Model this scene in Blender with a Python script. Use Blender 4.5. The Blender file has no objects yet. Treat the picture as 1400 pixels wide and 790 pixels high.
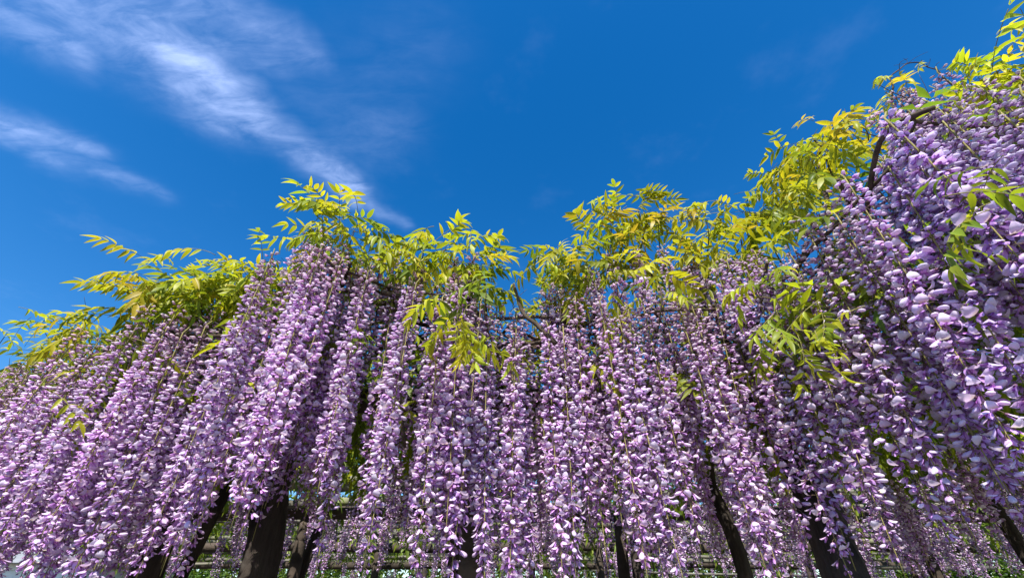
import bpy, math, random
import numpy as np
from math import sin, cos, pi, radians, sqrt
random.seed(11)
rng = np.random.default_rng(11)
sc = bpy.context.scene
COL = sc.collection

# ------------------------------------------------------------------ camera
CAM_Z = 1.55
F = 600.0 / 1400.0          # focal length in picture widths
PITCH = radians(36.6)
cd = bpy.data.cameras.new('camera')
cd.sensor_width = 36.0
cd.lens = F * 36.0
cd.clip_start = 0.02
cd.clip_end = 4000
cam = bpy.data.objects.new('camera', cd)
COL.objects.link(cam)
cam.location = (0, 0, CAM_Z)
cam.rotation_euler = (pi / 2 + PITCH, 0, 0)
sc.camera = cam
CP, SP = cos(PITCH), sin(PITCH)


def ray(u, v):
    a = (u - 700) / 600.0
    b = (395 - v) / 600.0
    return np.array([a, CP - b * SP, SP + b * CP])


def at_h(u, v, h):           # point h metres above the camera on that line of sight
    r = ray(u, v)
    p = r * (h / r[2])
    return np.array([p[0], p[1], p[2] + CAM_Z])


def at_y(u, v, y):           # point y metres in front of the camera
    r = ray(u, v)
    p = r * (y / r[1])
    return np.array([p[0], p[1], p[2] + CAM_Z])


# ------------------------------------------------------------------ light
SUN_EL = radians(52)
SUN_AZ = radians(190)        # from straight ahead (+Y) towards the right (+X)
world = bpy.data.worlds.new('World')
sc.world = world
world.use_nodes = True
nt = world.node_tree
nt.nodes.clear()


class NG:
    def __init__(s, tree):
        s.t = tree

    def n(s, kind, **kw):
        nd = s.t.nodes.new(kind)
        for k, v in kw.items():
            setattr(nd, k, v)
        return nd

    def link(s, a, b):
        s.t.links.new(a, b)

    def val(s, sock, v):
        if isinstance(v, (int, float)):
            sock.default_value = v
        elif isinstance(v, (tuple, list)):
            sock.default_value = v
        else:
            s.link(v, sock)

    def m(s, op, a, b=0.0, c=None, clamp=False):
        nd = s.n('ShaderNodeMath', operation=op, use_clamp=clamp)
        s.val(nd.inputs[0], a)
        s.val(nd.inputs[1], b)
        if c is not None:
            s.val(nd.inputs[2], c)
        return nd.outputs[0]

    def mix(s, f, a, b, blend='MIX'):
        nd = s.n('ShaderNodeMix', data_type='RGBA', blend_type=blend)
        s.val(nd.inputs[0], f)
        s.val(nd.inputs[6], a)
        s.val(nd.inputs[7], b)
        return nd.outputs[2]

    def noise(s, vec, scale, detail=4, rough=0.55, dist=0.0):
        nd = s.n('ShaderNodeTexNoise')
        s.val(nd.inputs['Scale'], scale)
        nd.inputs['Detail'].default_value = detail
        nd.inputs['Roughness'].default_value = rough
        nd.inputs['Distortion'].default_value = dist
        if vec is not None:
            s.link(vec, nd.inputs['Vector'])
        return nd

    def ramp(s, f, lo, hi, smooth=True):
        nd = s.n('ShaderNodeMapRange')
        nd.interpolation_type = 'SMOOTHSTEP' if smooth else 'LINEAR'
        s.val(nd.inputs[0], f)
        nd.inputs[1].default_value = lo
        nd.inputs[2].default_value = hi
        nd.inputs[3].default_value = 0.0
        nd.inputs[4].default_value = 1.0
        return nd.outputs[0]


g = NG(nt)
sky = g.n('ShaderNodeTexSky', sky_type='NISHITA')
sky.sun_disc = False
sky.sun_elevation = SUN_EL
sky.sun_rotation = SUN_AZ
sky.altitude = 0
sky.air_density = 1.0
sky.dust_density = 0.3
sky.ozone_density = 2.0
hsv = g.n('ShaderNodeHueSaturation')
hsv.inputs['Hue'].default_value = 0.504
hsv.inputs['Saturation'].default_value = 1.43
hsv.inputs['Value'].default_value = 1.0
g.link(sky.outputs[0], hsv.inputs['Color'])
# thin cirrus, laid out on a level sheet far above (direction / height)
tc = g.n('ShaderNodeTexCoord')
sep = g.n('ShaderNodeSeparateXYZ')
g.link(tc.outputs['Generated'], sep.inputs[0])
zc = g.m('MAXIMUM', sep.outputs[2], 0.06)
px = g.m('DIVIDE', sep.outputs[0], zc)
py = g.m('DIVIDE', sep.outputs[1], zc)
comb = g.n('ShaderNodeCombineXYZ')
g.link(px, comb.inputs[0])
g.link(py, comb.inputs[1])


def sheet(u, v):
    r = ray(u, v)
    return r[0] / r[2], r[1] / r[2]


warp = g.noise(comb.outputs[0], 2.6, 4, 0.6)
wsep = g.n('ShaderNodeSeparateColor')
g.link(warp.outputs['Color'], wsep.inputs[0])
wx = g.m('ADD', px, g.m('MULTIPLY', g.m('SUBTRACT', wsep.outputs[0], 0.5), 0.22))
wy = g.m('ADD', py, g.m('MULTIPLY', g.m('SUBTRACT', wsep.outputs[1], 0.5), 0.22))


def streak(p0, p1, w0, w1, amp):
    (ax, ay), (bx, by) = sheet(*p0), sheet(*p1)
    dx, dy = bx - ax, by - ay
    L2 = dx * dx + dy * dy
    rx = g.m('SUBTRACT', wx, ax)
    ry = g.m('SUBTRACT', wy, ay)
    t = g.m('DIVIDE', g.m('ADD', g.m('MULTIPLY', rx, dx), g.m('MULTIPLY', ry, dy)), L2, clamp=True)
    ex = g.m('SUBTRACT', rx, g.m('MULTIPLY', t, dx))
    ey = g.m('SUBTRACT', ry, g.m('MULTIPLY', t, dy))
    d2 = g.m('ADD', g.m('MULTIPLY', ex, ex), g.m('MULTIPLY', ey, ey))
    w = g.m('ADD', g.m('MULTIPLY', t, w1 - w0), w0)
    q = g.m('DIVIDE', d2, g.m('MULTIPLY', w, w))
    return g.m('MULTIPLY', g.m('EXPONENT', g.m('MULTIPLY', q, -1.0)), amp)


parts = [streak((-60, -70), (215, 50), .10, .10, .52),
         streak((0, 20), (90, 60), .06, .05, .42),
         streak((150, -10), (330, 150), .085, .075, .78),
         streak((330, 150), (430, 215), .065, .055, .74),
         streak((425, 215), (500, 275), .065, .04, .70),
         streak((490, 270), (560, 312), .035, .02, .30),
         streak((230, 10), (400, 55), .11, .05, .42),
         streak((-60, 165), (130, 205), .06, .045, .58),
         streak((60, 215), (220, 268), .055, .04, .30),
         streak((440, 130), (560, 60), .14, .10, .10),
         streak((450, 200), (530, 170), .10, .08, .14)]
mask = parts[0]
for p in parts[1:]:
    mask = g.m('MAXIMUM', mask, p)
mp = g.n('ShaderNodeMapping')
mp.inputs['Rotation'].default_value = (0, 0, radians(35))
mp.inputs['Scale'].default_value = (3.0, 8.0, 1)
g.link(comb.outputs[0], mp.inputs[0])
fib = g.noise(mp.outputs[0], 2.2, 10, 0.62, 0.5)
soft = g.noise(comb.outputs[0], 3.2, 5, 0.6)
cl = g.m('MULTIPLY', g.ramp(fib.outputs[0], 0.10, 0.95), g.m('ADD', g.m('MULTIPLY', g.ramp(soft.outputs[0], .3, .72), .75), 0.42))
veil = g.m('MULTIPLY', g.ramp(soft.outputs[0], 0.52, 0.85), 0.05)
cov = g.m('MULTIPLY', g.m('ADD', g.m('MULTIPLY', mask, cl), veil), 1.0, clamp=True)
skyc = g.mix(cov, hsv.outputs[0], (4.3, 5.3, 8.2, 1.0))
bg = g.n('ShaderNodeBackground')
g.link(skyc, bg.inputs[0])
bg.inputs[1].default_value = 0.112
wo = g.n('ShaderNodeOutputWorld')
g.link(bg.outputs[0], wo.inputs[0])

sun_d = bpy.data.lights.new('sun', 'SUN')
sun_d.energy = 5.0
sun_d.angle = radians(0.53)
sun_d.color = (1.0, 0.95, 0.87)
sun = bpy.data.objects.new('sun', sun_d)
COL.objects.link(sun)
sun.location = (3, -2, 8)
S = np.array([sin(SUN_AZ) * cos(SUN_EL), cos(SUN_AZ) * cos(SUN_EL), sin(SUN_EL)])
from mathutils import Vector, Matrix, Euler
sun.rotation_euler = Vector(S).to_track_quat('Z', 'Y').to_euler()

sc.render.engine = 'CYCLES'
sc.cycles.use_denoising = True
sc.cycles.max_bounces = 5
sc.cycles.diffuse_bounces = 3
sc.cycles.glossy_bounces = 2
sc.cycles.transmission_bounces = 3
vs = sc.view_settings
vs.view_transform = 'Standard'
vs.look = 'None'
vs.exposure = 0.92
vs.gamma = 1.0
vs.use_curve_mapping = False


# ------------------------------------------------------------------ materials
def new_mat(name):
    m = bpy.data.materials.new(name)
    m.use_nodes = True
    m.node_tree.nodes.clear()
    return m, NG(m.node_tree)


def thin_mat(name, transl, rough, rnd_lo, rnd_hi, hue=0.02, tboost=(1, 1, 1, 1), nscale=60.0):
    """thin petal or leaf: colour attribute, some light passing through"""
    m, q = new_mat(name)
    at = q.n('ShaderNodeAttribute', attribute_name='Col')
    oi = q.n('ShaderNodeObjectInfo')
    tcd = q.n('ShaderNodeTexCoord')
    nz = q.noise(tcd.outputs['Object'], nscale, 3)
    hs = q.n('ShaderNodeHueSaturation')
    q.link(q.mix(1.0, at.outputs['Color'], oi.outputs['Color'], 'MULTIPLY'), hs.inputs['Color'])
    q.link(q.m('ADD', 0.5 - hue, q.m('MULTIPLY', oi.outputs['Random'], 2 * hue)), hs.inputs['Hue'])
    v = q.m('ADD', rnd_lo, q.m('MULTIPLY', oi.outputs['Random'], rnd_hi - rnd_lo))
    v = q.m('MULTIPLY', v, q.m('ADD', 0.80, q.m('MULTIPLY', nz.outputs[0], 0.4)))
    q.link(v, hs.inputs['Value'])
    bs = q.n('ShaderNodeBsdfPrincipled')
    q.link(hs.outputs[0], bs.inputs['Base Color'])
    bs.inputs['Roughness'].default_value = rough
    bs.inputs['Specular IOR Level'].default_value = 0.25
    tr = q.n('ShaderNodeBsdfTranslucent')
    q.link(q.mix(1.0, hs.outputs[0], tboost, 'MULTIPLY'), tr.inputs[0])
    mx = q.n('ShaderNodeMixShader')
    mx.inputs[0].default_value = transl
    q.link(bs.outputs[0], mx.inputs[1])
    q.link(tr.outputs[0], mx.inputs[2])
    o = q.n('ShaderNodeOutputMaterial')
    q.link(mx.outputs[0], o.inputs[0])
    return m


def solid_mat(name, c0, c1, scale=8.0, rough=0.85, bump=0.3, stretch=(1, 1, 1), c2=None, bscale=None):
    m, q = new_mat(name)
    tcd = q.n('ShaderNodeTexCoord')
    mpp = q.n('ShaderNodeMapping')
    mpp.inputs['Scale'].default_value = stretch
    q.link(tcd.outputs['Object'], mpp.inputs[0])
    nz = q.noise(mpp.outputs[0], scale, 7, 0.65, 0.4)
    c = q.mix(q.ramp(nz.outputs[0], 0.3, 0.7), c0 + (1,), c1 + (1,))
    if c2:
        n2 = q.noise(tcd.outputs['Object'], scale * 0.35, 4, 0.6)
        c = q.mix(q.ramp(n2.outputs[0], 0.56, 0.66), c, c2 + (1,))
    bs = q.n('ShaderNodeBsdfPrincipled')
    q.link(c, bs.inputs['Base Color'])
    bs.inputs['Roughness'].default_value = rough
    bs.inputs['Specular IOR Level'].default_value = 0.2
    if bump:
        nb = q.noise(mpp.outputs[0], bscale or scale * 2.5, 6, 0.7)
        bp = q.n('ShaderNodeBump')
        bp.inputs['Strength'].default_value = bump
        bp.inputs['Distance'].default_value = 0.02
        q.link(nb.outputs[0], bp.inputs['Height'])
        q.link(bp.outputs[0], bs.inputs['Normal'])
    o = q.n('ShaderNodeOutputMaterial')
    q.link(bs.outputs[0], o.inputs[0])
    return m


MAT_PETAL = thin_mat('petal', 0.34, 0.55, 0.86, 1.10, 0.012)
MAT_LEAF = thin_mat('leaf', 0.50, 0.42, 0.80, 1.12, 0.018, (1.25, 1.2, 0.5, 1), 30.0)
MAT_STEM = solid_mat('green_stem', (.20, .17, .06), (.30, .27, .09), 40, 0.7, 0)
MAT_TWIG = solid_mat('twig_bark', (.045, .030, .022), (.10, .075, .055), 30, 0.9, 0.2)
MAT_BARK = solid_mat('trunk_bark', (.014, .012, .011), (.085, .068, .056), 9, 0.92, 1.0, (1, 1, 0.16), (.10, .088, .075))
MAT_POLE = solid_mat('weathered_pole', (.06, .055, .042), (.21, .20, .16), 7, 0.75, 0.35, (0.12, 1, 1), (.20, .21, .11))
MAT_BEAM = solid_mat('dark_beam', (.035, .028, .022), (.09, .07, .055), 8, 0.85, 0.5, (0.15, 1, 1))
MAT_SOIL = solid_mat('ground_soil', (.07, .06, .048), (.14, .12, .10), 2.2, 0.95, 0.5, (1, 1, 1), (.07, .10, .035))
MAT_WALL = solid_mat('pale_boards', (.62, .64, .62), (.74, .75, .73), 5, 0.8, 0.15)
MAT_ROOF = solid_mat('grey_roof', (.16, .17, .18), (.24, .25, .26), 5, 0.7, 0.2)
MAT_GLASS = solid_mat('dark_glass', (.03, .035, .04), (.05, .055, .06), 3, 0.15, 0)


# ------------------------------------------------------------------ mesh helpers
class Geo:
    def __init__(s):
        s.v, s.f, s.c, s.n = [], [], [], 0

    def add(s, v, f, c=None):
        v = np.asarray(v, float)
        s.v.append(v)
        s.f.extend([tuple(i + s.n for i in q) for q in f])
        if c is None:
            c = np.ones((len(v), 3))
        c = np.asarray(c, float)
        if c.ndim == 1:
            c = np.tile(c, (len(v), 1))
        s.c.append(c)
        s.n += len(v)

    def mesh(s, name, mat, smooth=True):
        me = bpy.data.meshes.new(name)
        v = np.vstack(s.v)
        me.from_pydata(v.tolist(), [], s.f)
        ca = me.color_attributes.new('Col', 'FLOAT_COLOR', 'POINT')
        c = np.ones((len(v), 4))
        c[:, :3] = np.vstack(s.c)
        ca.data.foreach_set('color', c.ravel())
        if smooth:
            me.polygons.foreach_set('use_smooth', np.ones(len(me.polygons), bool))
        me.materials.append(mat)
        me.update()
        return me


def put(name, me, parent=None, loc=(0, 0, 0), rot=None, scale=None):
    o = bpy.data.objects.new(name, me)
    COL.objects.link(o)
    if parent:
        o.parent = parent
    o.location = [float(x) for x in loc]
    if rot is not None:
        o.rotation_euler = rot
    if scale is not None:
        o.scale = (scale,) * 3 if isinstance(scale, (int, float)) else scale
    return o


def frame(d):
    d = d / (np.linalg.norm(d) + 1e-9)
    a = np.array([0, 0, 1.0]) if abs(d[2]) < 0.9 else np.array([1.0, 0, 0])
    x = np.cross(a, d)
    x /= np.linalg.norm(x)
    return x, np.cross(d, x), d


def tube(geo, pts, rad, sides=6, col=None, lump=0.0, strands=0, twist=0.0):
    pts = np.asarray(pts, float)
    n = len(pts)
    rad = np.broadcast_to(np.asarray(rad, float), (n,))
    vs_, fs = [], []
    x0 = None
    for i in range(n):
        d = pts[min(i + 1, n - 1)] - pts[max(i - 1, 0)]
        x, y, d = frame(d)
        if x0 is not None:                      # carry the frame along
            x = x0 - d * np.dot(x0, d)
            x /= np.linalg.norm(x) + 1e-9
            y = np.cross(d, x)
        x0 = x
        for k in range(sides):
            a = 2 * pi * k / sides
            r = rad[i]
            if strands:
                r *= 1 + 0.16 * cos(strands * (a + twist * i / n * 2 * pi)) + 0.05 * sin(7 * a + i)
            if lump:
                r *= 1 + rng.uniform(-lump, lump)
            vs_.append(pts[i] + x * r * cos(a) + y * r * sin(a))
    for i in range(n - 1):
        for k in range(sides):
            k2 = (k + 1) % sides
            fs.append((i * sides + k, i * sides + k2, (i + 1) * sides + k2, (i + 1) * sides + k))
    fs.append(tuple(range(sides - 1, -1, -1)))
    fs.append(tuple((n - 1) * sides + k for k in range(sides)))
    geo.add(vs_, fs, col)


def smooth_path(ctrl, n):
    ctrl = np.asarray(ctrl, float)
    k = len(ctrl)
    out = []
    for i in range(n):
        t = i / (n - 1) * (k - 1)
        j = min(int(t), k - 2)
        f = t - j
        p0, p1, p2, p3 = ctrl[max(j - 1, 0)], ctrl[j], ctrl[j + 1], ctrl[min(j + 2, k - 1)]
        out.append(0.5 * (2 * p1 + (p2 - p0) * f + (2 * p0 - 5 * p1 + 4 * p2 - p3) * f * f
                          + (3 * p1 - p0 - 3 * p2 + p3) * f ** 3))
    return np.array(out)


def box(geo, x0, x1, y0, y1, z0, z1, col=None):
    v = [(x, y, z) for z in (z0, z1) for y in (y0, y1) for x in (x0, x1)]
    geo.add(v, [(0, 2, 3, 1), (4, 5, 7, 6), (0, 1, 5, 4), (1, 3, 7, 5), (3, 2, 6, 7), (2, 0, 4, 6)], col)


# ------------------------------------------------------------------ the wisteria flower
C_BAN = np.array([.86, .74, .91])
C_BAN2 = np.array([.74, .53, .83])
C_YEL = np.array([.78, .74, .42])
C_WING = np.array([.52, .25, .66])
C_KEEL = np.array([.38, .13, .48])
C_PED = np.array([.24, .17, .12])
C_CALYX = np.array([.26, .13, .20])


def petal_grid(L, W, bend, cup, z_lift, x0, tip=0.0, nu=5, nv=5, point=0.5):
    """a petal growing along +X from x0, bending upward (z) by 'bend', edges cupped"""
    vv = []
    for j in range(nv):
        r = j / (nv - 1)
        w = W * 0.5 * (0.22 + 0.78 * sin(pi * (0.10 + 0.80 * r ** (0.75 + point * .5)))) * (1 if j < nv - 1 else 0.55)
        ang = bend * r
        cx = x0 + L * r * cos(ang * 0.5)
        cz = L * r * sin(ang * 0.5) + z_lift
        for i in range(nu):
            s = -1 + 2 * i / (nu - 1)
            vv.append((cx - (0.15 * L * r * s * s), s * w, cz + cup * W * s * s * (0.3 + 0.7 * r)))
    ff = []
    for j in range(nv - 1):
        for i in range(nu - 1):
            ff.append((j * nu + i, j * nu + i + 1, (j + 1) * nu + i + 1, (j + 1) * nu + i))
    return np.array(vv), ff


def make_floret(kind, r):
    """flower with its stalk running out along +X (banner, two wings, keel, calyx)"""
    geo = Geo()
    p = 0.015 if kind != 'bud' else 0.011
    tube(geo, [(0, 0, 0), (p * .6, 0, .0015), (p, 0, -.001)], [.0008, .0007, .0013], 3, C_PED)
    if kind == 'bud':
        v, f = petal_grid(.011, .006, -0.5, 0.5, 0, p - .001, nu=3, nv=4)
        geo.add(v, f, C_BAN2 * .8)
        v, f = petal_grid(.011, .006, -0.2, -0.5, -.001, p - .001, nu=3, nv=4)
        geo.add(v, f, C_WING * .9)
        return geo
    tube(geo, [(p - .001, 0, -.001), (p + .004, 0, -.001)], [.0022, .0034], 5, C_CALYX)
    if kind == 'closed':                                # still folded: a smooth pale pod with a violet underside
        prof = [(0, .0024), (.003, .0040), (.009, .0066), (.015, .0070), (.0195, .0050), (.0215, .0014)]
        up = r.uniform(.05, .35)
        vv, cc, ff = [], [], []
        for j, (x, w) in enumerate(prof):
            for k in range(7):
                a = 2 * pi * k / 7 + .2
                vv.append((p + .003 + x, w * cos(a) * 1.08, w * sin(a) * .62 + up * x * x * 14))
                t = .5 + .5 * sin(a)
                q_ = min(1, .25 + j * .22)
                cc.append(C_BAN * q_ + C_BAN2 * (1 - q_))
        for j in range(len(prof) - 1):
            for k in range(7):
                ff.append((j * 7 + k, j * 7 + (k + 1) % 7, (j + 1) * 7 + (k + 1) % 7, (j + 1) * 7 + k))
        ff.append(tuple(35 + k for k in range(7)))
        geo.add(vv, ff, cc)
        for sd in (-1, 1):
            v, f = petal_grid(.011, .005, r.uniform(-.8, -.3), -.2, -.003, p + .002, nu=3, nv=3)
            v[:, 1] += sd * .003
            geo.add(v, f, C_WING)
        return geo
    if kind == 'open':
        v, f = petal_grid(.021, .0225, r.uniform(1.6, 2.3), r.uniform(-.22, .12), 0, p + .002)
        rr = np.clip(np.linalg.norm((v - v[2]) / .021, axis=1), 0, 1)
        c = np.where(rr[:, None] < .42, C_YEL * .75 + C_BAN * .25, C_BAN)
        geo.add(v, f, c)
    else:                                               # half-open: the banner folded over like a hood
        v, f = petal_grid(.021, .0175, r.uniform(.1, .7), r.uniform(-.34, -.20), .001, p + .002, point=.9)
        rr = np.clip((v[:, 0] - p) / .021, 0, 1)[:, None]
        geo.add(v, f, C_BAN2 * (1 - rr) + C_BAN * rr)
    for s in (-1, 1):
        v, f = petal_grid(.018, .0095, r.uniform(-.9, -.3), r.uniform(-.4, .1), -.001, p + .002, nu=3, nv=4)
        a = s * r.uniform(.16, .5)
        x = v[:, 0] - p
        v = np.column_stack([p + x * cos(a) - v[:, 1] * sin(a), x * sin(a) + v[:, 1] * cos(a) + s * .0025, v[:, 2] - .002])
        rr = np.clip(x / .02, 0, 1)[:, None]
        geo.add(v, f, C_WING * (1 - rr * .6) + C_BAN2 * rr * .6)
    v, f = petal_grid(.013, .006, r.uniform(-.6, .2), .7, -.005, p + .002, nu=3, nv=3)
    geo.add(v, f, C_KEEL)
    return geo


pr = random.Random(5)
TPL = {'open': [make_floret('open', pr) for _ in range(4)], 'half': [make_floret('half', pr) for _ in range(4)],
       'bud': [make_floret('bud', pr) for _ in range(2)], 'closed': [make_floret('closed', pr) for _ in range(3)]}
TPLA = {k: [(np.vstack(t.v), t.f, np.vstack(t.c)) for t in L] for k, L in TPL.items()}
TINTS = [np.array([1, 1, 1]), np.array([.93, .86, .98]), np.array([1.02, .92, .96])]
FLOWER_MESH = {}
for k, L in TPLA.items():
    for i, (v, f, c) in enumerate(L):
        for j, t in enumerate(TINTS):
            gg = Geo()
            gg.add(v, f, np.clip(c * t, 0, 1))
            FLOWER_MESH[k, i, j] = gg.mesh('flower', MAT_PETAL)


def euler_mat(az, tilt, roll):
    return np.array((Matrix.Rotation(az, 3, 'Z') @ Matrix.Rotation(-tilt, 3, 'Y') @ Matrix.Rotation(roll, 3, 'X')))


def raceme_layout(L, r, dens):
    """stem line and flower placements of one hanging cluster of length L"""
    n = int(L * dens)
    cx, cy, ph = r.uniform(-.02, .02), r.uniform(-.02, .02), r.uniform(0, 6)
    stem = [np.array([cx * sin(2.2 * s + ph) - cx * sin(ph), cy * sin(1.7 * s + 2 * ph) - cy * sin(2 * ph), -L * s])
            for s in np.linspace(0, 1, 15)]
    stem = np.array(stem)
    fl = []
    a = r.uniform(0, 6)
    for i in range(n):
        s = 0.005 + 0.955 * (i + r.uniform(-.4, .4)) / n
        if s > .62 and r.random() < (s - .62) * 1.9:
            continue
        a += 2.399963 + r.uniform(-.3, .3)
        j = s * 14
        k = min(int(j), 13)
        p = stem[k] + (stem[k + 1] - stem[k]) * (j - k)
        if s > .92:
            kind = 'bud' if r.random() < .75 else 'half'
        elif s > .78:
            kind = r.choice(('half', 'half', 'closed', 'open'))
        elif s > .48:
            kind = r.choice(('open', 'open', 'half', 'closed', 'open'))
        elif s > .30:
            kind = r.choice(('open', 'half', 'closed', 'closed'))
        else:
            kind = r.choice(('closed', 'closed', 'closed', 'half'))
        grow = (0.78 + 0.32 * min(1, s * 2.2)) * (1 if s < .8 else 1 - (s - .8) * 1.3)
        reach = r.uniform(0.0, 0.014) * (1 if s < .55 else 1 - (s - .55) * 1.9)
        tilt = r.gauss(-.25 - .55 * max(0, s - .55) / .45, .30)
        fl.append((p, a, tilt, r.gauss(0, .35), grow * .86 * r.uniform(.80, 1.15), reach, kind, s))
    return stem, fl


def raceme_meshes(L, r, dens):
    stem, fl = raceme_layout(L, r, dens)
    gs, gf = Geo(), Geo()
    top = np.array([[.012, .004, .022]])
    tube(gs, np.vstack([top, stem]), np.concatenate([[.0018], np.linspace(.0024, .0010, 15)]), 5, (1, 1, 1))
    base = np.array([1, 1, 1]) * r.uniform(.92, 1.05)
    for (p, a, tilt, roll, sz, reach, kind, s) in fl:
        L_ = TPLA[kind]
        v, f, c = L_[r.randrange(len(L_))]
        R = euler_mat(a, tilt, roll)
        off = np.array([cos(a), sin(a), 0]) * reach + np.array([0, 0, .15 * reach])
        if reach > .006:
            tube(gf, [p, p + off * .6 + (0, 0, .002), p + off], [.0008, .0008, .0008], 3, C_PED)
        old = max(0, .30 - s) / .30
        t = base * np.array([1 - .12 * old, 1 - .10 * old, 1 - .26 * old]) * r.uniform(.84, 1.10)
        t = t * np.array([1, r.uniform(.88, 1.04), 1])
        gf.add(v @ R.T * sz + p + off, f, np.clip(c * t, 0, 1))
    return gs.mesh('raceme', MAT_STEM), gf.mesh('flower_cluster', MAT_PETAL), stem, fl


VARS = []
vr = random.Random(21)
for i, L in enumerate([.50, .56, .60, .66, .70, .74, .78, .80, .82, .86, .90, .94, .98]):
    VARS.append((L,) + raceme_meshes(L, vr, 250))
FAR = []
for i, L in enumerate([.36, .44, .52, .60]):
    FAR.append((L,) + raceme_meshes(L, vr, 230))


# ------------------------------------------------------------------ leaves
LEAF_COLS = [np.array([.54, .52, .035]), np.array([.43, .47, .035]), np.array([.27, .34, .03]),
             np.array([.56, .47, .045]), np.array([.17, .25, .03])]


def leaflet_arrays(fold, curl, wid, side=0.0):
    n = 6
    vv, ff, cc = [], [], []
    for j in range(n):
        r = j / (n - 1)
        w = wid * 0.5 * (sin(pi * min(1, r * .96 + .04) ** .72) ** .9 if 0 < j < n - 1 else (.10 if j == 0 else .02))
        ang = curl * r
        x = r * cos(ang * .5)
        z = -r * sin(ang * .5)
        for s in (-1, 0, 1):
            vv.append((x, s * w + side * r * r, z + abs(s) * w * fold))
            cc.append(.88 if s == 0 else 1.0)
    for j in range(n - 1):
        for i in range(2):
            ff.append((j * 3 + i, j * 3 + i + 1, (j + 1) * 3 + i + 1, (j + 1) * 3 + i))
    return np.array(vv), ff, np.array(cc)[:, None]


LTPL = [leaflet_arrays(.45, .35, .27), leaflet_arrays(.25, .8, .25, .06), leaflet_arrays(.6, .1, .23, -.05),
        leaflet_arrays(.1, .55, .29, .03), leaflet_arrays(.8, 1.1, .24)]
LLOW = []
for (v, f, c) in LTPL:
    ii = [0, 1, 2, 6, 7, 8, 15, 16, 17]
    LLOW.append((v[ii], [(0, 1, 4, 3), (1, 2, 5, 4), (3, 4, 7, 6), (4, 5, 8, 7)], c[ii]))
LEAFLET_MESH = {}
for i, (v, f, c) in enumerate(LTPL):
    for j, k in enumerate(LEAF_COLS):
        gg = Geo()
        gg.add(v, f, c * k)
        LEAFLET_MESH[i, j] = gg.mesh('leaflet', MAT_LEAF)


def leaf_layout(L, size, r, droop):
    """a pinnate leaf: stalk along +X drooping, list of leaflet (pos, matrix, scale)"""
    m = 12
    pts = []
    for i in range(m):
        s = i / (m - 1)
        ang = -droop * s * .5
        pts.append((L * s * cos(ang), .02 * sin(3 * s) * r.uniform(-1, 1) * 0 + 0.0, L * s * sin(ang)))
    pts = np.array(pts)
    k = r.randint(4, 6)
    out = []
    hang = r.uniform(.1, .8)
    for i in range(k):
        s = .30 + .66 * i / (k - 1)
        j = s * (m - 1)
        q = min(int(j), m - 2)
        p = pts[q] + (pts[q + 1] - pts[q]) * (j - q)
        for sd in (-1, 1):
            az = sd * (1.15 - .35 * i / k + r.gauss(0, .13))
            out.append((p, euler_mat(az, -hang + r.gauss(0, .18), sd * r.uniform(-.2, .5)),
                        size * (1 - .28 * abs(i / (k - 1) - .5)) * r.uniform(.85, 1.1)))
    out.append((pts[-1], euler_mat(r.gauss(0, .15), -droop * .7 - hang * .3, 0), size * r.uniform(.9, 1.1)))
    return pts, out


STALKS = []
sr = random.Random(3)
for i in range(14):
    L = sr.uniform(.15, .25)
    pts, out = leaf_layout(L, sr.uniform(.062, .085), sr, sr.uniform(.3, 1.5))
    gg = Geo()
    tube(gg, pts, np.linspace(.0016, .0007, len(pts)), 4)
    STALKS.append((gg.mesh('compound_leaf', MAT_STEM), pts, out))


# ------------------------------------------------------------------ things
def thing(name, label, cat, loc, group=None):
    o = bpy.data.objects.new(name, None)
    COL.objects.link(o)
    o.location = [float(x) for x in loc]
    o.empty_display_size = 0.1
    o['label'], o['category'] = label, cat
    if group:
        o['group'] = group
    return o


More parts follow.
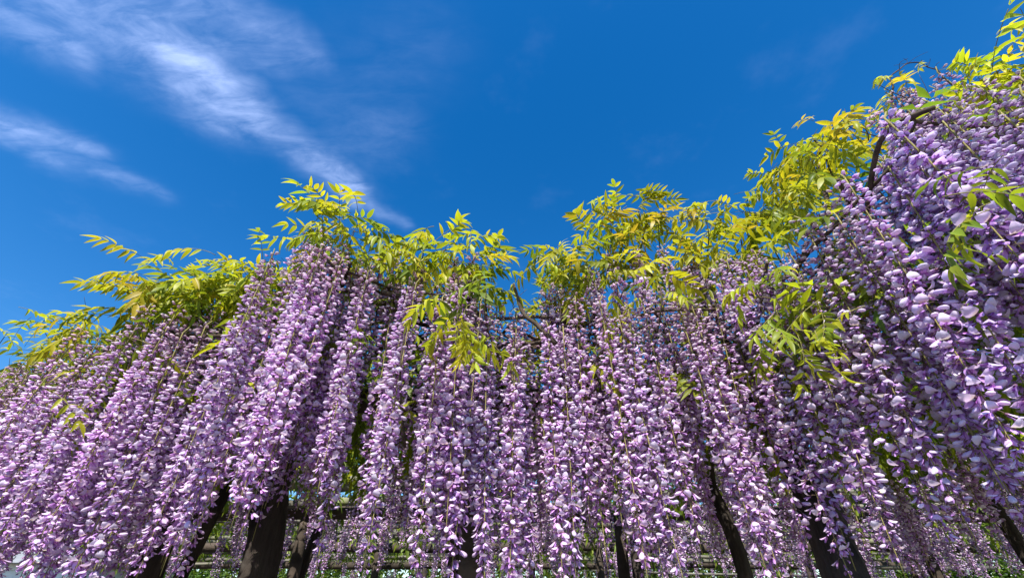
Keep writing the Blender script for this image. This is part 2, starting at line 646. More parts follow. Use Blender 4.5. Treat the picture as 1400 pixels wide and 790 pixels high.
class Vine:
    def __init__(s, label, base, group='wisteria vines on the pergola'):
        s.base = np.array(base, float)
        s.o = thing('wisteria_vine', label, 'wisteria', base, group)
        s.fol = Geo()
        s.tw = Geo()
        s.leaflets = 0
        s.flowers = 0
        s.rac = []

    def rel(s, p):
        return np.asarray(p, float) - s.base

    def branch(s, ctrl, r0, r1, n=26, name='branch', sides=9, lump=.07, mat=None, strands=0, twist=0):
        q = Geo()
        pts = smooth_path([s.rel(c) for c in ctrl], n)
        tube(q, pts, np.linspace(r0, r1, n), sides, None, lump, strands, twist)
        return put(name, q.mesh(name, mat or MAT_TWIG), s.o)

    def twig(s, ctrl, r0, r1, n=10):
        tube(s.tw, smooth_path([s.rel(c) for c in ctrl], n), np.linspace(r0, r1, n), 4)

    def raceme(s, p, L, var=None, scale=1.0, r=random, far=False, hero=False, tint=(1, 1, 1, 1)):
        pool = FAR if far else VARS
        if var is None:
            best = sorted(range(len(pool)), key=lambda i: abs(pool[i][0] * scale - L))[:3]
            var = r.choice(best)
        Lv, ms, mf, stem, fl = pool[var]
        k = L / Lv if far else scale * min(1.12, max(.9, L / (Lv * scale)))
        rot = (r.gauss(0, .025), r.gauss(0, .025), r.uniform(0, 6.28))
        o = put('raceme', ms, s.o, s.rel(p), rot, k)
        if hero and s.flowers + len(fl) <= 330:
            for (q, a, tilt, roll, sz, reach, kind, ss) in fl:
                off = np.array([cos(a), sin(a), 0]) * reach * .4
                key = (kind, r.randrange(len(TPL[kind])), r.randrange(3))
                R = Matrix(euler_mat(a, tilt, roll).tolist()).to_euler()
                put('flower', FLOWER_MESH[key], o, q + off, R, float(sz * (1.0 + reach * 10))).color = tint
                s.flowers += 1
        else:
            c = put('flower_cluster', mf, o)
            c['kind'] = 'stuff'
            c.color = tint
        return o

    def leaf(s, p, az, el, roll, scale, r, cols=(0, 1, 2, 3), detail=True, low=False):
        ms, pts, out = STALKS[r.randrange(len(STALKS))]
        R = Matrix.Rotation(az, 3, 'Z') @ Matrix.Rotation(-el, 3, 'Y') @ Matrix.Rotation(roll, 3, 'X')
        ck = r.choice(cols)
        if detail and s.leaflets + len(out) <= 300:
            o = put('compound_leaf', ms, s.o, s.rel(p), R.to_euler(), scale)
            for (q, m, k) in out:
                ci = ck if r.random() < .7 else r.choice(cols)
                put('leaflet', LEAFLET_MESH[r.randrange(5), ci], o, q, Matrix(m.tolist()).to_euler(), float(k))
                s.leaflets += 1
        else:
            Rn = np.array(R) * scale
            P = s.rel(p)
            pp = pts[::5] if low else pts[::2]
            tube(s.fol, pp @ Rn.T + P, .0011, 3, (.2, .2, .05))
            for (q, m, k) in out:
                v, f, c = (LLOW if low else LTPL)[r.randrange(5)]
                ci = ck if r.random() < .7 else r.choice(cols)
                s.fol.add((v * k @ m.T + q) @ Rn.T + P, f, c * LEAF_COLS[ci] * r.uniform(.85, 1.1))

    def clump(s, p, n, spread, r, cols=(0, 1, 2, 3), scale=1.0, el=(-.2, .9), detail=True, face=None):
        for i in range(n):
            q = np.asarray(p) + np.array([r.gauss(0, spread), r.gauss(0, spread), r.gauss(0, spread * .6)])
            az = r.uniform(0, 2 * pi) if face is None else face + r.gauss(0, .8)
            s.leaf(q, az, r.uniform(*el), r.gauss(0, .3), scale * r.uniform(.8, 1.15), r, cols, detail)

    def close(s):
        if s.fol.n:
            o = put('foliage', s.fol.mesh('foliage', MAT_LEAF), s.o)
            o['kind'] = 'stuff'
        if s.tw.n:
            o = put('twig_tangle', s.tw.mesh('twig_tangle', MAT_TWIG), s.o)
            o['kind'] = 'stuff'


# ------------------------------------------------------------------ ground
gg = Geo()
N = 60
xs = np.concatenate([-np.geomspace(1500, 6, 22), np.linspace(-5, 5, 15), np.geomspace(6, 1500, 22)])
vv = [(x, y, .02 * sin(x * 1.3) * cos(y * 1.1) if abs(x) < 12 and abs(y) < 12 else 0) for y in xs for x in xs]
W_ = len(xs)
gg.add(vv, [(j * W_ + i, j * W_ + i + 1, (j + 1) * W_ + i + 1, (j + 1) * W_ + i) for j in range(W_ - 1) for i in range(W_ - 1)])
gr = put('ground', gg.mesh('ground', MAT_SOIL))
gr['kind'] = 'structure'

# ------------------------------------------------------------------ pergola
ROOF = CAM_Z + .74
perg = thing('pergola', 'dark timber pergola of log posts and weathered roof poles under the blossom', 'pergola', (0, 4, 0))


def pput(name, geo, mat):
    return put(name, geo.mesh(name, mat), perg, (0, -4, 0))


rp = random.Random(8)
post_xy = [(at_y(650, 740, 1.9)[0], 1.9), (-3.4, 2.78), (3.0, 1.9), (-1.75, 4.2), (.9, 4.2), (3.4, 4.2), (-4.4, 6.5),
           (-1.7, 6.5), (1.1, 6.5), (4.0, 6.5), (-4.5, 9.0), (-1.5, 9.0), (1.6, 9.0), (4.8, 9.0)]
for x, y in post_xy:
    q = Geo()
    z = np.linspace(-.05, ROOF - .02, 14)
    tube(q, np.column_stack([x + .012 * np.sin(z * 3 + x), y + .012 * np.cos(z * 2.3 + y), z]), np.linspace(.052, .046, 14), 10, None, .03)
    pput('post', q, MAT_BEAM)
for (y, z, xa, xb) in ((1.78, ROOF - .02, -4.6, 6.0), (4.2, ROOF - .04, -6, 6.5), (6.5, ROOF - .04, -7, 7), (9.0, ROOF - .04, -8, 8)):
    q = Geo()
    xx = np.linspace(xa, xb, 30)
    yy = y + (0.42 * np.clip(-xx - 1, 0, 9) if y < 3 else 0 * xx)
    tube(q, np.column_stack([xx, yy + .01 * np.sin(xx), z + .012 * np.sin(xx * 1.7 + y)]), .055, 8, None, .04)
    pput('header_beam', q, MAT_BEAM)
for i, y in enumerate(np.cumsum([2.15] + [rp.uniform(.26, .56) for _ in range(23)])):
    q = Geo()
    xx = np.linspace(-5.5 - .25 * y + rp.uniform(-.6, .6), 5.5 + .25 * y + rp.uniform(-.6, .6), 26)
    ph = rp.uniform(0, 6)
    tl = rp.uniform(-.025, .025)
    pr_ = rp.uniform(.022, .042)
    tube(q, np.column_stack([xx, y + .03 * np.sin(xx * .8 + ph), ROOF + .06 + .015 * np.sin(xx * 1.1 + ph * 2) + tl * xx]),
         np.linspace(pr_, pr_ * .7, 26), 8, None, .08)
    pput('roof_pole', q, MAT_POLE)
for i, x in enumerate(np.arange(-6.4, 6.9, .8)):
    q = Geo()
    yy = np.linspace(1.6 + (.42 * max(0, -x - 1)), 11.7, 24)
    ph = rp.uniform(0, 6)
    tube(q, np.column_stack([x + .03 * np.sin(yy + ph), yy, ROOF + .115 + .01 * np.sin(yy * 1.4 + ph)]), np.linspace(.030, .024, 24), 8, None, .05)
    pput('rafter', q, MAT_BEAM)

# ------------------------------------------------------------------ front vines
R1 = random.Random(77)
tr = [at_y(205, 765, 2.3), at_y(350, 745, 2.25), at_y(620, 760, 2.6), at_y(1012, 760, 2.6), at_y(1140, 725, 1.5), at_y(1375, 715, 2.7)]
labels = ['wisteria vine with dark forked trunk and sloping flower curtain beside the pale outbuilding',
          'wisteria vine with thick leaning trunk and sunlit bark patch, topped by a rounded leafy peak',
          'wisteria vine climbing the slim central post, with lime leaf spray hanging over its flowers',
          'wisteria vine with long straight flower curtain under a broad crest of yellow green leaves',
          'wisteria vine with thick dark slanting trunk half hidden by large pale lilac flowers',
          'tall wisteria vine with bluish violet flowers and golden leaves arching highest above the pergola']
V = [Vine(l, (t[0], t[1], 0)) for l, t in zip(labels, tr)]

# the line the front curtain hangs from: picture column, row, height above the eye, cluster length
CUR = [(-330, 640, .90, .84), (-150, 565, .92, .90), (0, 505, .95, .94), (90, 478, .98, .96), (180, 432, 1.0, 1.02), (250, 425, 1.0, 1.0),
       (330, 420, 1.02, .95), (385, 372, 1.10, .95), (440, 318, 1.15, .98), (500, 352, 1.10, .90), (560, 378, 1.05, .88),
       (640, 380, 1.00, .88), (700, 424, .96, .90), (760, 410, 1.0, .90), (850, 398, 1.02, .90), (950, 395, 1.02, .90),
       (1015, 380, 1.02, .82), (1065, 330, 1.04, .85), (1105, 285, 1.05, .90), (1150, 235, 1.07, .80), (1195, 175, 1.09, .70),
       (1245, 125, 1.10, .62), (1310, 105, 1.10, .60), (1380, 105, 1.12, .60), (1470, 115, 1.12, .60), (1560, 130, 1.1, .6)]
cur = [tuple(at_h(u, v, h)) + (L,) for u, v, h, L in CUR]
line = smooth_path(np.array(cur), 900)
seg = np.concatenate([[0], np.cumsum(np.linalg.norm(np.diff(line[:, :2], axis=0), axis=1))])
TOT = seg[-1]


def on_line(s):
    i = min(int(np.searchsorted(seg, s)), len(seg) - 1)
    a, b = line[max(i - 3, 0)], line[min(i + 3, len(line) - 1)]
    d = b[:2] - a[:2]
    d = d / (np.linalg.norm(d) + 1e-9)
    return line[i], np.array([-d[1], d[0]])       # point, direction into the pergola


def col_of(p):               # picture column of a world point
    d = p[1] * CP + (p[2] - CAM_Z) * SP
    return 700 + 600 * p[0] / d


def owner(p):
    u = col_of(p)
    for k, lim in enumerate((245, 560, 735, 1030, 1170)):
        if u < lim:
            return k
    return 5


cands = []
s = 0.0
while s < TOT:
    p, nrm = on_line(s)
    near = 1.0
    for layer, (back, dz) in enumerate(((0, 0), (.13, .07), (.25, .08), (.38, .02))):
        if layer == 3 and R1.random() < .35:
            continue
        b = back + R1.gauss(0, .025)
        q = p[:3].copy()
        q[:2] += nrm * b + R1.gauss(0, .02)
        q[2] += dz + R1.gauss(0, .035) - (abs(R1.gauss(0, .07)) if layer == 0 else 0)
        L = (p[3] + .06) * R1.uniform(.80, 1.08) * (1 if layer < 2 else .92)
        cands.append((q, L, layer))
    s += R1.uniform(.070, .100)
cands.sort(key=lambda c: (c[2], np.linalg.norm(c[0] - (0, 0, CAM_Z + .3))))
for q, L, layer in cands:
    k = owner(q)
    sc_ = 1.08 if k >= 4 else 1.0
    u = col_of(q)
    hero = layer == 0 and -40 < u < 1330
    V[k].raceme(q, L, None, sc_, R1, False, hero, (.90, .93, 1.0, 1) if k == 5 else ((.95, .97, 1.0, 1) if k == 4 else (1, .97, .98, 1)))

# a few single clusters that stand out lower down
for (u, v, h, L, k) in [(700, 470, .80, .78, 2), (1082, 400, .86, .80, 4), (1060, 420, .84, .70, 4), (845, 430, .92, .88, 3), (660, 430, .9, .84, 2),
                        (940, 430, .93, .86, 3), (770, 450, .88, .82, 3), (1120, 380, .85, .62, 4), (1000, 440, .9, .76, 3)]:
    V[k].raceme(at_h(u, v, h), L, None, 1.06, R1)

# shorter clusters set higher and further in, showing between the leaf tufts
for j in range(46):
    u, v, k = R1.choice([(850, 345, 3), (900, 340, 3), (930, 350, 3), (560, 350, 2), (630, 350, 2), (1050, 330, 4), (430, 315, 1), (760, 385, 3), (1000, 355, 4), (800, 365, 3), (1210, 130, 5), (1260, 105, 5)])
    V[k].raceme(at_y(u + R1.uniform(-25, 25), v + R1.uniform(-6, 25), (1.55 if u < 1000 else 1.3) if u < 1150 else .92), R1.uniform(.3, .5), None, 1.0, R1, True)

# woody limbs along the top of the curtain and trunks up to them
lim_edges = [-1, 245, 560, 735, 1030, 1170, 9999]
for k in range(6):
    pts = [np.array([p[0], p[1], p[2]]) for p in line if lim_edges[k] - (40 if k else 900) <= col_of(p) < lim_edges[k + 1] + 40]
    pts = np.array(pts)
    idx = np.linspace(0, len(pts) - 1, 7).astype(int)
    for b in range(4 if k < 4 else 1):
        ctrl = []
        for i in idx:
            p = pts[i]
            d = pts[min(i + 4, len(pts) - 1)] - pts[max(i - 4, 0)]
            d /= np.linalg.norm(d[:2]) + 1e-9
            w = .10 + .10 * b
            ctrl.append(p + np.array([-d[1] * w + R1.gauss(0, .02), d[0] * w + R1.gauss(0, .02), -.03 + R1.gauss(0, .03)]))
        V[k].branch(ctrl, R1.uniform(.007, .011), .004, 40)
    mid = pts[len(pts) // 2]
    base = V[k].base
    t3 = tr[k]
    if k == 4:
        a_, b_ = at_y(1165, 800, 1.46), at_y(1085, 625, 1.58)
        ctrl = [(a_[0] + .02, a_[1] - .02, -.05), (a_[0] + .03, a_[1], .7), a_, b_, (b_[0] - .02, b_[1] + .1, ROOF + .15)]
        r0, r1 = .068, .045
    elif k == 1:
        a_, b_ = at_y(346, 800, 2.2), at_y(378, 660, 2.25)
        ctrl = [(a_[0] - .05, a_[1], -.05), (a_[0] - .03, a_[1], .8), a_, b_, (b_[0] + .05, b_[1] - .05, ROOF + .2)]
        r0, r1 = .086, .060
    else:
        ctrl = [(base[0], base[1], -.05), (base[0] + .03, base[1] - .02, .7), (t3[0], t3[1], t3[2]),
                (t3[0] + R1.uniform(-.05, .05), t3[1] + .04, ROOF - .1), (t3[0] + R1.uniform(-.1, .1), t3[1] - .08, ROOF + .2)]
        r0, r1 = {0: (.07, .05), 2: (.03, .024), 3: (.038, .03), 5: (.034, .028)}[k]
    V[k].branch(ctrl, r0, r1, 60, 'trunk', 28, .06, MAT_BARK, 3, .7)
    top = np.array(ctrl[-1])
    for j in ((0, 2, 3, 4, 6) if k < 4 else (0, 1)):                       # limbs from the trunk head to the curtain line
        e = pts[idx[j]] + np.array([0, .12, -.01])
        m = (top + e) / 2 + np.array([R1.gauss(0, .05), R1.gauss(0, .05), -.02])
        V[k].branch([top - np.array([0, 0, .06]), m, e], min(.022, r1 * .5), .006, 20)
    if k == 0:                                       # forked second stem
        V[k].branch([(base[0] + .02, base[1], .5), (base[0] + .10, base[1] + .05, 1.5), (base[0] + .22, base[1] + .1, ROOF)], .035, .025, 24, 'trunk', 14, .04, MAT_BARK, 3, .6)

# ------------------------------------------------------------------ leaf sprays: column, row, distance ahead, count, spread, size, colours, vine
YG, GR, GO = (0, 1, 1, 2), (2, 4, 4), (3, 0, 3, 1)
SPR = [
    (632, 415, 1.10, 6, .035, .85, (0, 0, 1), 2, (-.9, .5)), (628, 445, 1.10, 4, .03, .75, (1, 0, 0), 2, (-1.2, -.2)), (665, 400, 1.26, 3, .04, .9, GR, 2, (-.4, .4)),
    (1080, 435, 1.04, 4, .04, .75, (1, 2), 4, (-1.1, -.1)), (1095, 465, 1.02, 3, .02, .7, (1, 2), 4, (-1.4, -.7)), (1150, 410, .95, 2, .03, .8, (1,), 4, (-.3, .2)),
    (1355, 215, .56, 2, .02, .75, GR, 5, (-.2, .5)), (1350, 268, .54, 3, .025, .75, (2, 4, 1), 5, (-.6, .1)),
    (120, 535, 1.55, 3, .04, 1.0, (1, 2), 0, (-1.0, -.2)), (185, 478, 1.5, 3, .06, 1.2, (1, 2), 0, (-.3, .2)), (555, 450, 1.25, 1, .02, .8, (1,), 1, (-.6, 0)),
    (855, 390, 1.36, 4, .06, .9, (0, 1), 3, (-.7, .2)), (900, 385, 1.36, 4, .06, .9, (0, 1), 3, (-.7, .2)),
    (1040, 388, 1.14, 5, .05, .8, (1, 0, 2), 4, (-.7, .4)), (1085, 392, 1.12, 4, .05, .8, (1, 2), 4, (-.7, .3)),
    (10, 455, 2.5, 3, .06, 1, GO, 0, (-.2, .9)), (60, 452, 2.3, 5, .08, 1, YG, 0, (-.2, .9)), (110, 450, 2.1, 6, .08, 1, YG, 0, (-.2, .8)),
    (190, 395, 1.75, 5, .07, 1, YG, 0, (-.1, .7)), (230, 385, 1.7, 6, .07, 1, YG, 0, (-.2, .6)),
    (280, 385, 1.68, 7, .07, 1, YG, 1, (-.3, .6)), (330, 380, 1.66, 7, .07, 1, YG, 1, (-.3, .6)), (375, 375, 1.62, 6, .06, 1, YG, 1, (-.3, .6)),
    (440, 300, 1.36, 5, .05, 1, YG, 1, (-.1, .8)), (485, 315, 1.38, 6, .06, 1, YG, 1, (-.2, .8)), (520, 345, 1.40, 5, .05, 1, (1, 2), 1, (-.4, .5)),
    (580, 335, 1.5, 5, .06, 1, YG, 2, (-.1, .8)), (620, 345, 1.5, 6, .06, 1, YG, 2, (-.2, .8)), (652, 362, 1.5, 5, .04, .9, YG, 2, (-.3, .5)),
    (762, 362, 1.6, 6, .05, .9, (1, 2, 0), 3, (-.2, .7)), (785, 335, 1.62, 6, .07, 1, (1, 2, 4), 3, (-.1, .8)), (835, 305, 1.62, 7, .07, 1, YG, 3, (0, .9)),
    (872, 285, 1.62, 7, .06, 1, YG, 3, (0, 1.0)), (900, 300, 1.62, 5, .05, 1, GO, 3, (-.2, .7)), (762, 398, 1.48, 5, .04, .8, (1, 2), 3, (-.6, .3)),
    (820, 345, 1.6, 6, .08, .9, (2, 4, 1), 3, (-.5, .5)), (880, 335, 1.62, 6, .08, .9, (2, 1), 3, (-.5, .5)), 
    (965, 300, 1.6, 4, .04, 1, YG, 4, (0, .6)), (1005, 300, 1.55, 7, .07, 1, YG, 4, (-.2, .7)), (1045, 285, 1.5, 7, .07, 1, YG, 4, (-.2, .7)),
    (1010, 340, 1.5, 6, .07, .9, (1, 2), 4, (-.5, .5)), (970, 345, 1.5, 5, .06, .9, YG, 4, (-.5, .4)), (1075, 225, 1.4, 6, .06, 1, YG, 4, (-.2, .7)),
    (1100, 205, 1.38, 7, .06, 1, YG, 4, (-.1, .8)), (1130, 195, 1.3, 6, .05, 1, GO, 4, (-.1, .6)), (1150, 180, 1.2, 3, .03, 1.1, GO, 4, (-.1, .3)),
    (1215, 118, .95, 4, .03, .8, GO, 5, (-.4, .5)), (1330, 108, .78, 4, .03, .75, GO, 5, (-.2, .3)), (1365, 102, .75, 5, .03, .8, GO, 5, (-.2, .3)),
    (1400, 98, .72, 6, .04, .8, GO, 5, (-.2, .5)), (1360, 125, .74, 5, .04, .9, GO, 5, (-.5, .3)), (1400, 130, .7, 4, .04, .9, GO, 5, (-.5, .3)),
    (1440, 110, .70, 5, .05, .9, GO, 5, (-.2, .5)), (1395, 12, .62, 1, .0, .8, GO, 5, (-.1, .3)),
]
R2 = random.Random(19)
for (u, v, y, n, sp, scl, cols, k, el) in SPR:
    p = at_y(u, v, y)
    V[k].clump(p, n, sp, R2, cols, scl, (el[0] - .1, el[1] - .15))
    if SPR.index((u, v, y, n, sp, scl, cols, k, el)) > 14:
        V[k].clump(p + np.array([0, .06, -.02]), n, sp * 1.2, R2, cols, scl, (el[0] - .2, el[1] - .25), False)
    # a woody shoot that carries the spray
    b = p + np.array([R2.gauss(0, .05), .10 + abs(R2.gauss(0, .05)), -.22 - abs(R2.gauss(0, .08))])
    if y > 1.15:
        V[k].twig([b, (p + b) / 2 + np.array([R2.gauss(0, .04), R2.gauss(0, .04), .02]), p], .005, .002)

# denser leaf fill behind the sprays and above the flower line
R3 = random.Random(23)
SKYL = [(-300, 590, 620), (-120, 510, 545), (0, 465, 505), (60, 440, 480), (120, 440, 465), (165, 395, 440), (200, 365, 430), (250, 358, 425), (330, 355, 420),
        (395, 360, 385), (420, 310, 335), (450, 285, 320), (485, 290, 340), (520, 330, 365), (570, 312, 375), (640, 325, 380), (685, 372, 415), (705, 405, 425),
        (725, 355, 410), (765, 305, 410), (830, 280, 400), (865, 262, 395), (915, 295, 395), (945, 325, 395), (965, 300, 395), (1000, 282, 385), (1050, 220, 340),
        (1090, 180, 295), (1130, 165, 250), (1175, 190, 210), (1200, 150, 165), (1300, 100, 110), (1345, 88, 115), (1400, 75, 115), (1480, 60, 118)]
su, sa, sb = [np.array(c, float) for c in zip(*SKYL)]
lu = np.array([col_of(p) for p in line])
od = np.argsort(lu)
for i in range(480):
    u = R3.uniform(-250, 1460) if i < 400 else R3.uniform(185, 400)
    a, b = np.interp(u, su, sa), np.interp(u, su, sb)
    if R3.random() > (b - a + 12) / 90 or 1165 < u < 1325 or 668 < u < 738:
        continue
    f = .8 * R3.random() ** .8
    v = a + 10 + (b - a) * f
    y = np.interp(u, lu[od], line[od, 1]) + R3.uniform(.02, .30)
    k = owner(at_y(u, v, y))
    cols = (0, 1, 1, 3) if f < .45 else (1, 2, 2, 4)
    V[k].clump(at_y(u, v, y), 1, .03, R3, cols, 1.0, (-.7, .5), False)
# the shaded mound of leaves between the flower line and the roof poles
cnt = 0
while cnt < 3600:
    x, y, h = R3.uniform(-4.5, 3.4), R3.uniform(.8, 2.9), .76 + .64 * R3.random() ** 1.9
    p = np.array([x, y, CAM_Z + h])
    d = y * CP + h * SP
    u, v = 700 + 600 * x / d, 395 - 600 * (h * CP - y * SP) / d
    if not -700 < u < 2000 or y < np.interp(u, lu[od], line[od, 1]) + .16 or v < np.interp(u, su, sb) + 6:
        continue
    cnt += 1
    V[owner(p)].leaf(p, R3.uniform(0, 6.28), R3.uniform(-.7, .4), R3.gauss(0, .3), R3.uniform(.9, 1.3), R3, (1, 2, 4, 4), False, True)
# thin bare twigs and tendrils breaking the outline
for (u, v, y, k) in [(30, 480, 2.2, 0), (170, 410, 1.7, 0), (410, 330, 1.4, 1), (700, 410, 1.5, 3), (715, 400, 1.5, 3), (1120, 250, 1.25, 4), (1135, 235, 1.2, 4),
                     (1200, 150, .95, 5), (1230, 115, .9, 5), (1260, 100, .9, 5), (1290, 105, .88, 5), (1170, 215, 1.1, 4), (1210, 140, .95, 5)] * 3:
    p = at_y(u + R3.uniform(-18, 18), v, y)
    ctrl = [p - np.array([R3.gauss(0, .06), -.05, .18])]
    for j in range(3):
        ctrl.append(ctrl[-1] + np.array([R3.gauss(0, .05), R3.gauss(0, .04), R3.uniform(-.01, .10)]))
    V[k].twig(ctrl, .0024, .0008, 14)
ar = [at_y(u, v, .92) for u, v in ((1224, 160), (1219, 138), (1221, 118), (1217, 106), (1230, 95), (1241, 87), (1258, 86), (1268, 92), (1283, 97), (1290, 108), (1303, 119), (1305, 135), (1314, 152))]
V[5].branch(ar, .0030, .0016, 40, 'tendril', 6, .16)
for j, q in enumerate(ar[1:-1]):
    for b in range(2):
        e = q + np.array([R3.gauss(0, .03), R3.gauss(0, .02), R3.uniform(-.06, .03)])
        V[5].twig([q, (q + e) / 2 + np.array([R3.gauss(0, .008), 0, .008]), e], .0012, .0006, 6)
    if j % 2:
        V[5].leaf(q, R3.uniform(0, 6.28), R3.uniform(-1.2, -.3), 0, .42, R3, GO, False)
ar = [at_y(u, v, 1.28) for u, v in ((1135, 300), (1128, 262), (1118, 235), (1122, 205), (1112, 190))]
V[4].branch(ar, .011, .004, 24)
ar = [at_y(u, v, 1.42) for u, v in ((760, 470), (735, 445), (715, 428), (706, 400), (702, 388))]
V[3].branch(ar, .010, .004, 24)

# ------------------------------------------------------------------ vines further back over the roof
R4 = random.Random(41)
BK = [((-1.75, 4.3), 'slender wisteria vine inside the pergola behind the thick leaning trunk', (-5.0, -.6), (2.3, 5.2)),
      ((.95, 4.0), 'wisteria vine deep inside the pergola behind the straight flower curtain', (-.6, 2.0), (2.3, 5.2)),
      ((3.2, 4.1), 'wisteria vine with dense dusky pink curtain behind the slanting trunk', (2.0, 6.2), (2.2, 5.2)),
      ((-3.6, 7.0), 'shaded wisteria vine at the back of the pergola near the pale outbuilding', (-6.5, -1.2), (5.2, 10)),
      ((.2, 7.2), 'shaded wisteria vine at the back of the pergola behind the slim central post', (-1.2, 2.2), (5.2, 10)),
      ((4.0, 7.0), 'shaded wisteria vine at the back of the pergola behind the dusky pink curtain', (2.2, 7.2), (5.2, 10))]
for i, ((x, y), lab, xr, yr) in enumerate(BK):
    v = Vine(lab, (x, y, 0))
    V.append(v)
    tp = np.array([x + .1, y + .1, ROOF + .2])
    v.branch([(x, y, -.05), (x + R4.uniform(-.08, .08), y, .8), (x + R4.uniform(-.05, .1), y, 1.6), tp], .05, .038, 34, 'trunk', 16, .04, MAT_BARK, 3, .7)
    for j in range(7):
        e = np.array([R4.uniform(*xr), R4.uniform(*yr), ROOF + .17])
        v.branch([tp, (tp + e) / 2 + np.array([R4.gauss(0, .2), R4.gauss(0, .2), .08]), e], .03, .01, 22)
    area = (xr[1] - xr[0]) * (yr[1] - yr[0])
    for j in range(int(area * 42)):
        p = (R4.uniform(*xr), R4.uniform(*yr), ROOF + R4.uniform(.12, .50))
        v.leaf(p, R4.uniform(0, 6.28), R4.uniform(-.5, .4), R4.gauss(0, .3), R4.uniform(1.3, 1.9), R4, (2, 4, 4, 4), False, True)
    nr = {0: 130, 1: 110, 2: 170, 3: 60, 4: 50, 5: 70}[i]
    for j in range(nr):
        p = (R4.uniform(*xr), yr[0] + (yr[1] - yr[0]) * R4.random() ** 1.3, ROOF + R4.uniform(.02, .16))
        v.raceme(p, R4.uniform(.34, .56) if i != 2 else R4.uniform(.45, .66), None, 1.0, R4, True)
for v in V:
    v.close()

# ------------------------------------------------------------------ beyond the pergola
R5 = random.Random(57)
SH_LEAF = []
BUSH_G = [np.array([.10, .17, .03]), np.array([.07, .12, .025]), np.array([.14, .20, .04])]


def bush(label, loc, rx, ry, rz, flower=None, n=1500, group='garden shrubs beyond the pergola'):
    o = thing('garden_shrub', label, 'shrub', loc, group)
    q = Geo()
    for j in range(7):
        a = R5.uniform(0, 6.28)
        e = (rx * .7 * cos(a), ry * .7 * sin(a), rz * R5.uniform(.9, 1.6))
        tube(q, smooth_path([(0, 0, -.05), (e[0] * .3, e[1] * .3, e[2] * .5), e], 8), np.linspace(.03, .008, 8), 5)
    put('stem', q.mesh('stem', MAT_TWIG), o)
    q = Geo()
    qf = Geo()
    lobes = [(R5.uniform(-.6, .6) * rx, R5.uniform(-.6, .6) * ry, rz * R5.uniform(.6, 1.4), R5.uniform(.45, .7)) for _ in range(10)]
    for j in range(n):
        lx, ly, lz, lr = R5.choice(lobes)
        d = np.array([R5.gauss(0, 1), R5.gauss(0, 1), R5.gauss(0, 1)])
        d /= np.linalg.norm(d)
        p = np.array([lx, ly, lz]) + d * np.array([rx, ry, rz]) * lr * R5.uniform(.6, 1.05)
        if p[2] < .03:
            continue
        R = euler_mat(R5.uniform(0, 6.28), R5.uniform(-1, 1), R5.uniform(-1, 1))
        if flower is not None and R5.random() < .4:
            v, f, c = LTPL[3]
            v = v * np.array([1, 2.4, 1])
            qf.add(v @ R.T * R5.uniform(.04, .07) + p, f, c * np.array(flower) * R5.uniform(.8, 1.1))
        else:
            v, f, c = LTPL[R5.randrange(5)]
            v = v * np.array([1, 1.7, 1])
            q.add(v @ R.T * R5.uniform(.07, .12) * (1 if n < 3000 else 1.8) + p, f, c * R5.choice(BUSH_G))
    put('crown', q.mesh('crown', MAT_LEAF), o)
    if qf.n:
        b = put('blossom', qf.mesh('blossom', MAT_PETAL), o)
        b['kind'] = 'stuff'


bl = ['bright green rounded shrub seen just past the thick leaning trunk', 'coral red flowering shrub between the forked trunk and the leaning trunk',
      'dark green tall shrub beside the pale outbuilding', 'light green shrub behind the slim central post',
      'dark green shrub behind the slanting trunk', 'deep green wide shrub behind the dusky pink curtain',
      'mid green shrub between the leaning trunk and the slim post']
bush(bl[0], (-7.6, 13.2, 0), 1.5, 1.0, 1.25)
bush(bl[1], (-9.6, 12.6, 0), 1.0, .9, 1.05, (.62, .10, .05))
bush(bl[2], (-11.2, 12.6, 0), 1.1, 1.0, 1.1)
bush(bl[3], (-.6, 13.5, 0), 1.6, 1.0, 1.15)
bush(bl[4], (8.0, 13.5, 0), 2.0, 1.1, 1.4)
bush(bl[5], (13.0, 13.2, 0), 2.0, 1.1, 1.3)
bush(bl[6], (-4.0, 13.4, 0), 1.7, 1.0, 1.2)

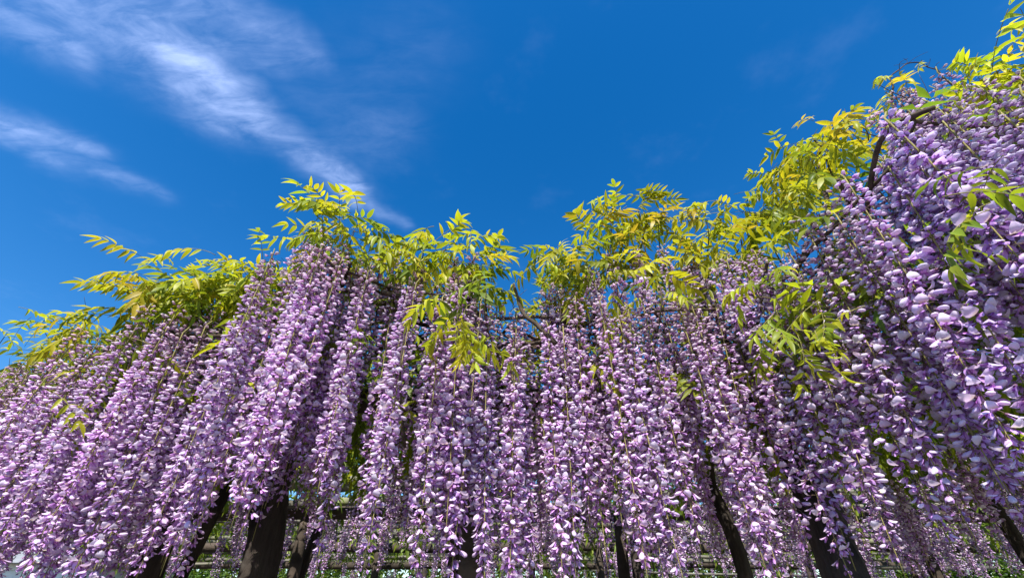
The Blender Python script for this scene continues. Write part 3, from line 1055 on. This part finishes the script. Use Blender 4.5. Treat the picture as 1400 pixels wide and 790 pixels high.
for i, (x, y, w, h) in enumerate([(-6.3, 16.5, 2.6, 1.9), (-1.8, 17.0, 2.6, 2.2), (2.6, 16.6, 2.6, 2.0), (6.6, 16.8, 2.5, 2.3), (11.2, 16.4, 2.8, 2.1), (15.8, 16.0, 2.8, 2.2), (-11.0, 17.2, 2.8, 2.2), (-20.5, 19.0, 3.2, 2.6)]):
    bush(['broad dark hedge tree behind the coral shrub', 'tall dark hedge tree behind the light green shrub', 'dark hedge tree behind the pergola centre posts',
          'tall dark hedge tree behind the slanting trunk', 'broad dark hedge tree behind the deep green wide shrub', 'outermost dark hedge tree past the deep green wide shrub', 'dark hedge tree between the coral shrub and the pale outbuilding', 'big dark hedge tree on the far side of the pale outbuilding'][i],
         (x, y, 0), w * 1.15, 1.5, h * 1.15, None, 7500, 'hedge trees closing the garden')

# pale boarded outbuilding at the far left
ob = thing('outbuilding', 'small pale boarded outbuilding with grey roof behind the sloping flower curtain', 'outbuilding', (-15.5, 15.0, 0))
for i in range(14):
    q = Geo()
    box(q, -3.0, 3.0, -.012 * (i % 2) - .02, .02, .20 * i, .20 * i + .19)
    put('wall_board', q.mesh('wall_board', MAT_WALL, False), ob)
q = Geo()
box(q, -2.97, 2.97, .021, 3.0, 0, 2.78)
put('wall', q.mesh('wall', MAT_WALL, False), ob)
q = Geo()
box(q, -.55, .55, -.06, -.035, 1.0, 2.1)
w = put('window', q.mesh('window', MAT_GLASS, False), ob)
for (x0, x1, z0, z1) in ((-.63, -.551, .92, 2.18), (.551, .63, .92, 2.18), (-.55, .55, .92, .999), (-.55, .55, 2.101, 2.18), (-.03, .03, 1.0, 2.1)):
    q = Geo()
    box(q, x0, x1, -.08, -.034, z0, z1)
    put('frame', q.mesh('frame', MAT_WALL, False), w)
q = Geo()
q.add([(-3.3, -.4, 2.75), (3.3, -.4, 2.75), (3.3, 3.4, 2.75), (-3.3, 3.4, 2.75), (-3.3, 1.5, 3.7), (3.3, 1.5, 3.7)],
      [(0, 1, 5, 4), (2, 3, 4, 5), (0, 4, 3), (1, 2, 5), (3, 2, 1, 0)])
put('roof', q.mesh('roof', MAT_ROOF, False), ob)
